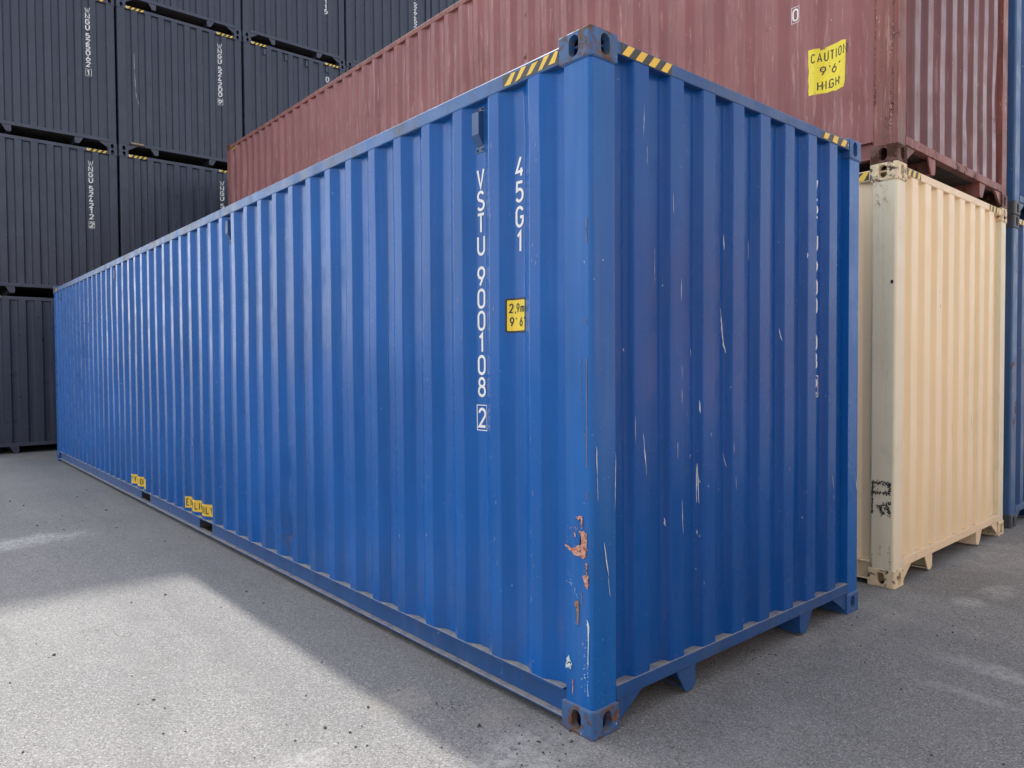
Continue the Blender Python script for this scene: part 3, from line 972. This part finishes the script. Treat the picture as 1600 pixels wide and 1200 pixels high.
# bare primer, rust and scrapes on the near corner post (side face, u = y)
def blotch(parent, paths, mat, name='scrape_mark', lift=0.0016, size=0.006, dens=700):
    """ragged scrape built from many small flecks along the given paths (side face, u = y)"""
    bm = bmesh.new()
    for (u0, z0, u1, z1, wid) in paths:
        ln = math.hypot(u1 - u0, z1 - z0)
        for i in range(int(dens * ln) + 2):
            f = r_.random()
            cu = u0 + (u1 - u0) * f + r_.gauss(0, wid * .35)
            cz = z0 + (z1 - z0) * f + r_.gauss(0, wid * .35)
            n = 6
            a0 = r_.uniform(0, 6.28)
            sz = size * r_.uniform(.25, 1.0)
            vs = [bm.verts.new((X0 - lift - 0.0006 * r_.random(), min(max(cu + sz * r_.uniform(.4, 1) * math.cos(a0 + 6.28 * k / n), .028), .158), cz + sz * 1.3 * r_.uniform(.4, 1) * math.sin(a0 + 6.28 * k / n))) for k in range(n)]
            bm.faces.new(vs)
    link(name, bm_mesh(bm, name, False), mat, parent, kind='stuff')
def ragged(pts, n, amp, r):
    out = []
    m = len(pts)
    for i in range(m):
        a, b = pts[i], pts[(i + 1) % m]
        for j in range(n):
            f = j / n
            out.append((a[0] + (b[0] - a[0]) * f + r.uniform(-amp, amp), a[1] + (b[1] - a[1]) * f + r.uniform(-amp, amp) * 1.6))
    return out
def post_patch(name, pts, mat, amp=0.0025, n=4, lift=0.0026):
    bm = poly_bm(ragged(pts, n, amp, r_))
    bmesh.ops.triangulate(bm, faces=bm.faces)
    put_flat(name, bm, None, True, mat, blue, lift)
post_patch('bare_patch', [(0.097, 0.910), (0.057, 0.919), (0.057, 0.868), (0.066, 0.864), (0.069, 0.903), (0.089, 0.900)], MAT['primer'], 0.002)
post_patch('bare_patch', [(0.078, 0.853), (0.051, 0.857), (0.032, 0.842), (0.039, 0.756), (0.058, 0.745), (0.109, 0.754), (0.160, 0.779), (0.160, 0.786), (0.115, 0.774), (0.083, 0.796), (0.067, 0.797), (0.067, 0.832)], MAT['primer'])
post_patch('bare_patch', [(0.106, 0.846), (0.098, 0.846), (0.097, 0.824), (0.104, 0.824)], MAT['primer'], 0.0015)
post_patch('bare_patch', [(0.060, 0.671), (0.026, 0.678), (0.026, 0.638), (0.033, 0.623), (0.046, 0.634)], MAT['primer'])
post_patch('bare_patch', [(0.041, 0.725), (0.032, 0.728), (0.031, 0.690), (0.039, 0.680)], MAT['primer'])
post_patch('rust_run', [(0.107, 0.551), (0.082, 0.566), (0.080, 0.526), (0.084, 0.463), (0.091, 0.461), (0.092, 0.513)], MAT['rust_drip'], 0.0015)
post_patch('rust_run', [(0.0655, 0.60), (0.0625, 0.60), (0.0635, 0.53)], MAT['rust_drip'], 0.0007)
post_patch('pale_scrape', [(0.032, 0.497), (0.026, 0.484), (0.021, 0.470), (0.025, 0.40), (0.027, 0.30), (0.031, 0.31), (0.029, 0.40), (0.031, 0.46), (0.034, 0.486)], MAT['teal_scrape'], 0.0012)
post_patch('pale_scrape', [(0.034, 0.226), (0.027, 0.181), (0.031, 0.179)], MAT['teal_scrape'], 0.001)
post_patch('pale_scrape', [(0.158, 0.300), (0.140, 0.310), (0.128, 0.290), (0.134, 0.262), (0.155, 0.255)], MAT['teal_scrape'], 0.008, 5)
post_patch('rust_run', [(0.120, 0.222), (0.114, 0.226), (0.116, 0.162), (0.120, 0.160)], MAT['primer'], 0.001)
blotch(blue, [(.160, .84, .110, .80, .05), (.13, .86, .07, .87, .03), (.045, .85, .036, .76, .012)], MAT['primer'], 'paint_specks', 0.0030, 0.0028, 320)
blotch(blue, [(.044, .85, .040, .75, .010), (.040, .72, .034, .65, .008), (.10, .55, .09, .53, .006)], MAT['ink_scrape'], 'paint_specks', 0.0036, 0.0026, 300)
blotch(blue, [(.155, .69, .130, .62, .03), (.150, .28, .135, .26, .03), (.10, .62, .09, .58, .02), (.034, .50, .030, .15, .004), (.055, .40, .05, .20, .02)], MAT['teal_scrape'], 'paint_specks', 0.0026, 0.0030, 160)
for (z0, z1, y) in ((2.13, 2.03, 0.030), (1.565, 1.227, 0.0315), (1.227, 1.12, 0.032), (1.73, 1.70, 0.034), (1.02, 0.99, 0.031)):
    post_patch('rust_run', [(y - 0.0016, z0), (y + 0.0016, z0), (y + 0.0016, z1), (y - 0.0012, z1)], MAT['rust_drip'], 0.0006, 6)
bm = bmesh.new()
sliver(bm, 0.075, 1.70, 0.055, 1.30, 0.002, r_); sliver(bm, 0.055, 1.30, 0.035, 1.22, 0.002, r_)
put_flat('dark_scratch', bm, None, True, MAT['dark_scrape'], blue, 0.0026)

# ------------------------------------------------------------------ BEIGE and RED stack
BX, BY, BPHI = 2.9977, 0.0085, 0.0079
beige_mats = dict(sheet=MAT['beige'], end=MAT['beige'], rail=MAT['beige_rail'], rail2=MAT['beige_rail'], top=MAT['beige_rail'], post=MAT['beige_post'], cast=MAT['beige_cast'])
beige, _ = container('beige', (BX, BY, 0), BPHI, 'cream beige shipping container on the ground under the red one', 'container', None, END_BEIGE, beige_mats, wave=0.0016, rows=20)
tape(beige, 0.170, 0.420, 2.825, 2.873, False, 3, 0.5, 8)
tape(beige, 1.945, 2.205, 2.825, 2.873, False, 3, 0.3, 9)
tape(beige, 0.185, 0.420, 2.797, 2.855, True, 2, 1.0, 10)
blotch(beige, [(.150, .718, .034, .714, .026), (.148, .720, .148, .645, .014), (.040, .720, .036, .660, .016), (.150, .650, .034, .652, .020),
               (.152, .64, .152, .50, .006), (.055, .595, .030, .575, .016), (.110, .545, .060, .575, .03), (.060, .570, .035, .500, .02), (.100, .56, .085, .50, .02)], MAT['ink_scrape'], size=0.0065, dens=900)
blotch(beige, [(.145, 2.76, .06, 2.72, .03), (.14, 2.70, .12, 2.60, .02), (.09, 2.72, .07, 2.62, .015), (.155, .118, .15, .22, .006), (.04, .30, .03, .12, .008), (.10, .28, .095, .22, .01)], MAT['rust_drip'], name='rust_specks', size=0.004, dens=260)
bm = poly_bm([(.040, 2.098), (.026, 2.100), (.022, 2.084), (.030, 2.072), (.042, 2.080)])
put_flat('dent_hole', bm, None, True, MAT['ink'], beige, 0.0012)
for k in range(3):
    lines = []
    y = 0.125 - 0.035 * k; z = 2.70 - 0.03 * k
    for j in range(16 if k == 1 else 6):
        y2 = min(max(y + r_.uniform(-0.012, 0.012), 0.03), 0.15); z2 = z - r_.uniform(0.05, 0.12)
        lines.append((y, z, y2, z2, 0.0014))
        y, z = y2, z2
    scratch_part(lines, None, True, MAT['dark_scrape'], beige, 0.0012)
lines = []
for (x, z, h, w) in ((0.83, 1.98, .035, .012), (0.815, 2.08, .02, .008), (0.92, 2.09, .02, .006), (1.02, 1.55, .012, .008), (1.10, 1.10, .16, .004), (1.55, 1.12, .12, .005), (0.9, .85, .06, .004), (1.15, .55, .02, .006)):
    lines.append((x, z, x + .004, z - h, w))
scratch_part(lines, SURF[('beige', 'end')], False, MAT['dark_scrape'], beige, 0.0012)

red_mats = dict(sheet=MAT['red'], end=MAT['red_end'], rail=MAT['red_rail'], rail2=MAT['red_rail'], top=MAT['red_rail'], post=MAT['red_post'], cast=MAT['red_cast'])
RD = [(0.30, 0.42, 0.12, 0.10, 0.022), (0.45, 0.62, 0.18, 0.14, -0.010), (0.72, 0.50, 0.10, 0.25, 0.010), (2.05, 2.05, 0.06, 0.10, 0.020), (1.95, 1.85, 0.05, 0.06, 0.012),
      (4.6, 1.7, 0.2, 0.3, 0.008), (3.2, 1.9, 0.25, 0.25, 0.008), (6.9, 1.6, 0.2, 0.3, 0.010), (11.3, 2.3, 0.2, 0.35, 0.018)]
for i in range(16):
    RD.append((r_.uniform(0.5, 10), r_.uniform(0.5, 2.5), r_.uniform(0.05, 0.2), r_.uniform(0.06, 0.3), r_.uniform(-0.006, 0.010)))
red, _ = container('red', (BX, BY, H), BPHI, 'faded dull red shipping container with yellow caution sign, on top of the beige one', 'container', None, END_RED, red_mats,
                   rail_top=(2.800, 2.862), side_dents=RD, end_dents=((1.4, 0.6, 0.08, 0.15, 0.010), (2.1, 0.9, 0.06, 0.2, 0.012), (0.6, 1.3, 0.06, 0.2, 0.006)), wave=0.0035, rows=48)
r6 = random.Random(21)
cpts = [(0.622, 3.489 - H), (0.622, 3.818 - H), (0.348, 3.815 - H), (0.348, 3.485 - H)]
cp = ragged(cpts, 9, 0.0035, r6)
cp = [(u + (r6.uniform(0.0, 0.020) if u < 0.36 else 0), z) for u, z in cp]
bm = poly_bm(cp)
bmesh.ops.triangulate(bm, faces=bm.faces)
RS = SURF[('red', 'side')]
cs = put_flat('caution_sign', bm, RS, True, MAT['yellow_worn'], red, 0.0012)
for (txt, ul, z, cw, hh, adv) in (('CAUTION', 0.604, 3.716 - H, 0.032, 0.068, 0.042), ("9'6\"", 0.545, 3.617 - H, 0.040, 0.066, 0.056), ('HIGH', 0.560, 3.512 - H, 0.036, 0.066, 0.049)):
    htext(cs, txt, ul, z, cw, hh, adv, 0.0082, RS, True, MAT['ink_worn'], 0.0024)
vtext(red, '|0', 0.742, 4.178 - H, 0.050, 0.092, 0.11, 0.0115, RS, True, MAT['white'], gap=0.0)
lines = []
for i in range(150):
    y = 0.2 + 9.5 * r_.random(); z = r_.uniform(0.3, 2.7)
    k = round((y - 0.34) / 0.278)
    y = 0.34 + 0.278 * k + r_.uniform(-0.034, 0.034)
    lines.append((y, z, y + r_.uniform(-.006, .006), z - r_.uniform(0.01, 0.10), r_.uniform(0.002, 0.006)))
scratch_part(lines, RS, True, MAT['scratch_red'], red, 0.0010)
blotch(red, [(.034, 2.72, .036, 1.6, .008), (.036, 1.5, .034, .3, .010), (.150, 2.7, .152, .4, .006), (.08, .30, .06, .16, .03), (.12, 1.9, .06, 1.7, .03), (.04, .60, .05, .20, .02)], MAT['red_cast'], 'rust_specks', 0.0016, 0.0060, 190)
blotch(red, [(.10, 1.45, .05, 1.15, .05), (.07, 2.4, .05, 2.0, .03), (.06, .9, .05, .7, .03)], MAT['scratch_red'], 'paint_specks', 0.0020, 0.0040, 160)
tape(red, 11.72, 11.92, 2.735, 2.790, True, 2, 0.75, 12, worn=0.4)

# ------------------------------------------------------------------ unseen containers inferred behind the viewer, added close and pale for warm bounce light
MAT['salmon'] = paint('salmon_paint', (0.50, 0.335, 0.265), 0.45, 0.08, 0.2, scuff=0.4, scuff_col=(0.6, 0.42, 0.36))
sal = {k: MAT['salmon'] for k in ('sheet', 'end', 'rail', 'rail2', 'top', 'post', 'cast')}
for i in range(3):
    for tier in range(2):
        container('salmon', (-15.0 + 12.35 * i, -11.0, H * tier), math.radians(-90), 'unseen salmon red container across the yard behind the viewer, %s of %s stack' % (('bottom', 'top')[tier], ('first', 'second', 'third')[i]), 'container', 'unseen salmon containers across the yard', END_RED, sal, rows=6)

# ------------------------------------------------------------------ far right pair of blue containers
navy_mats = dict(sheet=MAT['navy'], end=MAT['navy'], rail=MAT['navy_post'], rail2=MAT['navy_post'], top=MAT['navy'], post=MAT['navy_post'], cast=MAT['navy_cast'])
navy1, _ = container('navy', (5.695, 0.045, 0), 0.004, 'scuffed blue shipping container on the ground at the right edge, beside the beige one', 'container', 'blue containers stacked at the right edge', END_RED, navy_mats, rows=8)
navy2, _ = container('navy', (5.680, 0.035, H), 0.004, 'worn blue shipping container at the right edge, stacked beside the red one', 'container', 'blue containers stacked at the right edge', END_RED, navy_mats, rows=8)
tape(navy1, 0.170, 0.420, 2.825, 2.873, False, 3, 0.5, 13, first_pale=True)

# ------------------------------------------------------------------ charcoal stacks at the back
black_mats = dict(sheet=MAT['black'], end=MAT['black'], rail=MAT['black_rail'], rail2=MAT['black_rail'], top=MAT['black_rail'], post=MAT['black'], cast=MAT['black_rail'])
SER = {(0, 2): 'WNGU 525062|1', (1, 2): 'WNGU 524200|9', (0, 1): 'WNGU 524212|2', (1, 1): 'WNGU 525014|6', (3, 3): 'WNGU 526452|4', (0, 0): 'WNGU 524106|5', (0, 3): 'WNGU 524950|8', (1, 3): 'WNGU 525208|0'}
ords = ['first', 'second', 'third', 'fourth', 'fifth']
tiers = ['on the ground', 'second from the ground', 'third from the ground', 'top of the frame']
PITCH_X = 2.459
for cidx in range(5):
    for tier in range(4):
        bx = -1.062 + PITCH_X * cidx + (0.006 if (cidx * 7 + tier * 3) % 4 == 0 else 0.0)
        by = 13.815 - 0.02 * cidx + 0.012 * ((cidx * 5 + tier * 7) % 3 - 1)
        if tier == 3:
            where = 'fourth from the ground'
        else:
            where = tiers[tier]
        look = 'charcoal grey container'
        if (cidx, tier) == (2, 2):
            look = 'charcoal container with small top vents'
        if (cidx, tier) == (1, 2):
            look = 'charcoal container with tan tube below'
        lab = '%s, %s in %s back stack from left' % (look, where, ords[cidx])
        c, _ = container('black', (bx, by, H * tier), 0.0, lab, 'container', 'charcoal containers stacked at the back', END_BLACK, black_mats, rail_top=(2.775, 2.845), end_top=(2.782, 2.842), rows=6, wave=0.0012)
        KE = SURF[('black', 'end')]
        # tapes beside the castings
        tape(c, 0.166, 0.50, 2.788, 2.838, False, 4, 0.8, cidx * 9 + tier, first_pale=True)
        tape(c, 1.905, 2.255, 2.788, 2.838, False, 4, 0.8, cidx * 9 + tier + 50, first_pale=True)
        if (cidx, tier) in SER:
            vtext(c, SER[(cidx, tier)], 1.972, 2.612, 0.072, 0.102, 0.1075, 0.0180, KE, False, MAT['white_clean'], gap=0.048)
        if (cidx, tier) == (2, 3):
            vtext(c, 'WNGU 5248115', 1.972, 2.43, 0.070, 0.112, 0.118, 0.0190, KE, False, MAT['white_clean'], gap=0.05)
        if (cidx, tier) == (2, 2):
            vtext(c, 'O', 1.972, 2.535, 0.070, 0.130, 0.12, 0.018, KE, False, MAT['white'])
            for xc in (0.475, 0.965, 1.460, 1.965):
                d = END_BLACK(xc)
                bm = bmesh.new()
                y = Y0 + d
                prism(bm, [(y - 0.001, 2.765), (y - 0.030, 2.755), (y - 0.030, 2.640), (y - 0.001, 2.600)], 'x', xc - 0.030, xc + 0.030)
                box_bm(bm, (xc - 0.038, y - 0.0035, 2.565), (xc + 0.038, y - 0.0015, 2.775))
                link('ventilator', bm_mesh(bm, 'ventilator'), MAT['black_rail'], c)
        if (cidx, tier) == (1, 2):
            bm = bmesh.new()
            n = 12
            A = [bm.verts.new((0.20, -0.020 + 0.020 * math.cos(2 * math.pi * i / n), 0.165 + 0.020 * math.sin(2 * math.pi * i / n))) for i in range(n)]
            B = [bm.verts.new((0.44, -0.020 + 0.020 * math.cos(2 * math.pi * i / n), 0.165 + 0.020 * math.sin(2 * math.pi * i / n))) for i in range(n)]
            for i in range(n):
                bm.faces.new((A[i], A[(i + 1) % n], B[(i + 1) % n], B[i]))
            bm.faces.new(A); bm.faces.new(B[::-1])
            tb = link('document_tube', bm_mesh(bm, 'document_tube'), MAT['tan'], c)
            for x in (0.185, 0.440):
                link('bracket', box('bracket', (x, -0.043, 0.142), (x + 0.022, 0.003, 0.190), 0.004, 1), MAT['black_rail'], tb)
            lines = []
            for (x0, z0, x1, z1) in ((0.300, 1.96, 0.305, 1.60), (0.305, 1.60, 0.320, 1.20), (0.320, 1.20, 0.335, 1.06), (0.335, 1.06, 0.40, 0.92)):
                lines.append((x0, z0, x1, z1, 0.011))
            scratch_part(lines, KE, False, MAT['scratch'], c, 0.0012)

# ------------------------------------------------------------------ loose gravel
def gravel():
    t = NT('loose_stone')
    v = t.obj_vec(False)
    c = t.mix(t.noise(v, 3.0, 2.0), (0.035, 0.035, 0.037), (0.10, 0.097, 0.092))
    mat = t.finish(c, 0.85)
    bm = bmesh.new()
    r = random.Random(3)
    def stone(x, y, s):
        q = bmesh.ops.create_icosphere(bm, subdivisions=1, radius=1.0)
        ax = (s * r.uniform(.7, 1.3), s * r.uniform(.6, 1.0), s * r.uniform(.45, .75))
        a = r.uniform(0, 6.28)
        for w in q['verts']:
            k = r.uniform(.72, 1.15)
            px, py, pz = w.co.x * ax[0] * k, w.co.y * ax[1] * k, w.co.z * ax[2] * k
            w.co = (x + px * math.cos(a) - py * math.sin(a), y + px * math.sin(a) + py * math.cos(a), max(0.0005, pz + ax[2] * 0.8))
    ST = [(-0.557, 2.708), (-0.748, 3.228), (-0.962, 3.206), (-1.497, 2.53), (-1.25, 1.957), (-1.306, 1.605), (-1.241, 1.606), (-1.225, 1.483), (-1.298, 1.243), (-1.764, 1.46), (-0.31, 2.927), (-0.534, 0.879), (-0.765, 0.836), (-0.703, 0.731), (-0.64, 0.747), (-0.906, 0.82), (-0.486, 0.376), (-0.265, 0.415), (-0.243, 0.817), (-0.221, 0.675), (-0.214, 0.62), (-0.052, 0.134), (-0.261, 8.412), (-0.376, 6.765), (-1.009, 7.688), (-1.087, 8.122), (-0.451, 7.923), (-1.058, 6.374), (-0.892, 5.999), (-0.497, 5.748), (-0.305, 4.852), (2.544, -0.494), (2.421, -0.534), (1.439, -0.632), (1.833, -0.274), (1.189, -0.299), (2.107, -0.103), (1.774, -1.036), (1.056, -1.149), (-0.465, 1.477), (-0.317, 2.61)]
    for (x, y) in ST:
        far = 1.0 + max(0, y) * 0.12
        stone(x, y, r.uniform(0.0045, 0.0075) * far)
    stone(-0.265, 0.415, 0.012)
    for i in range(480):
        x = r.uniform(-4.0, 0.0) if r.random() < .7 else r.uniform(0, 5.5)
        y = r.uniform(-1.5, 12.5) if x < 0 else r.uniform(-3.0, 0.3)
        stone(x, y, 0.0020 + 0.0045 * r.random() ** 3)
    for (cx, cy, sp, n) in ((-1.15, 5.7, .45, 40), (-.23, .15, .2, 60), (-.22, .64, .06, 14), (1.0, .12, .35, 40), (1.35, .05, .1, 25), (-.5, 7.0, .8, 40), (2.5, -.4, .5, 25), (-.95, .7, .25, 20)):
        for i in range(n):
            stone(r.gauss(cx, sp * .6), r.gauss(cy, sp * .6), 0.002 + 0.005 * r.random() ** 2)
    link('loose_gravel', bm_mesh(bm, 'loose_gravel'), mat, None, kind='stuff', label='small dark loose stones scattered over the asphalt', category='gravel')
gravel()
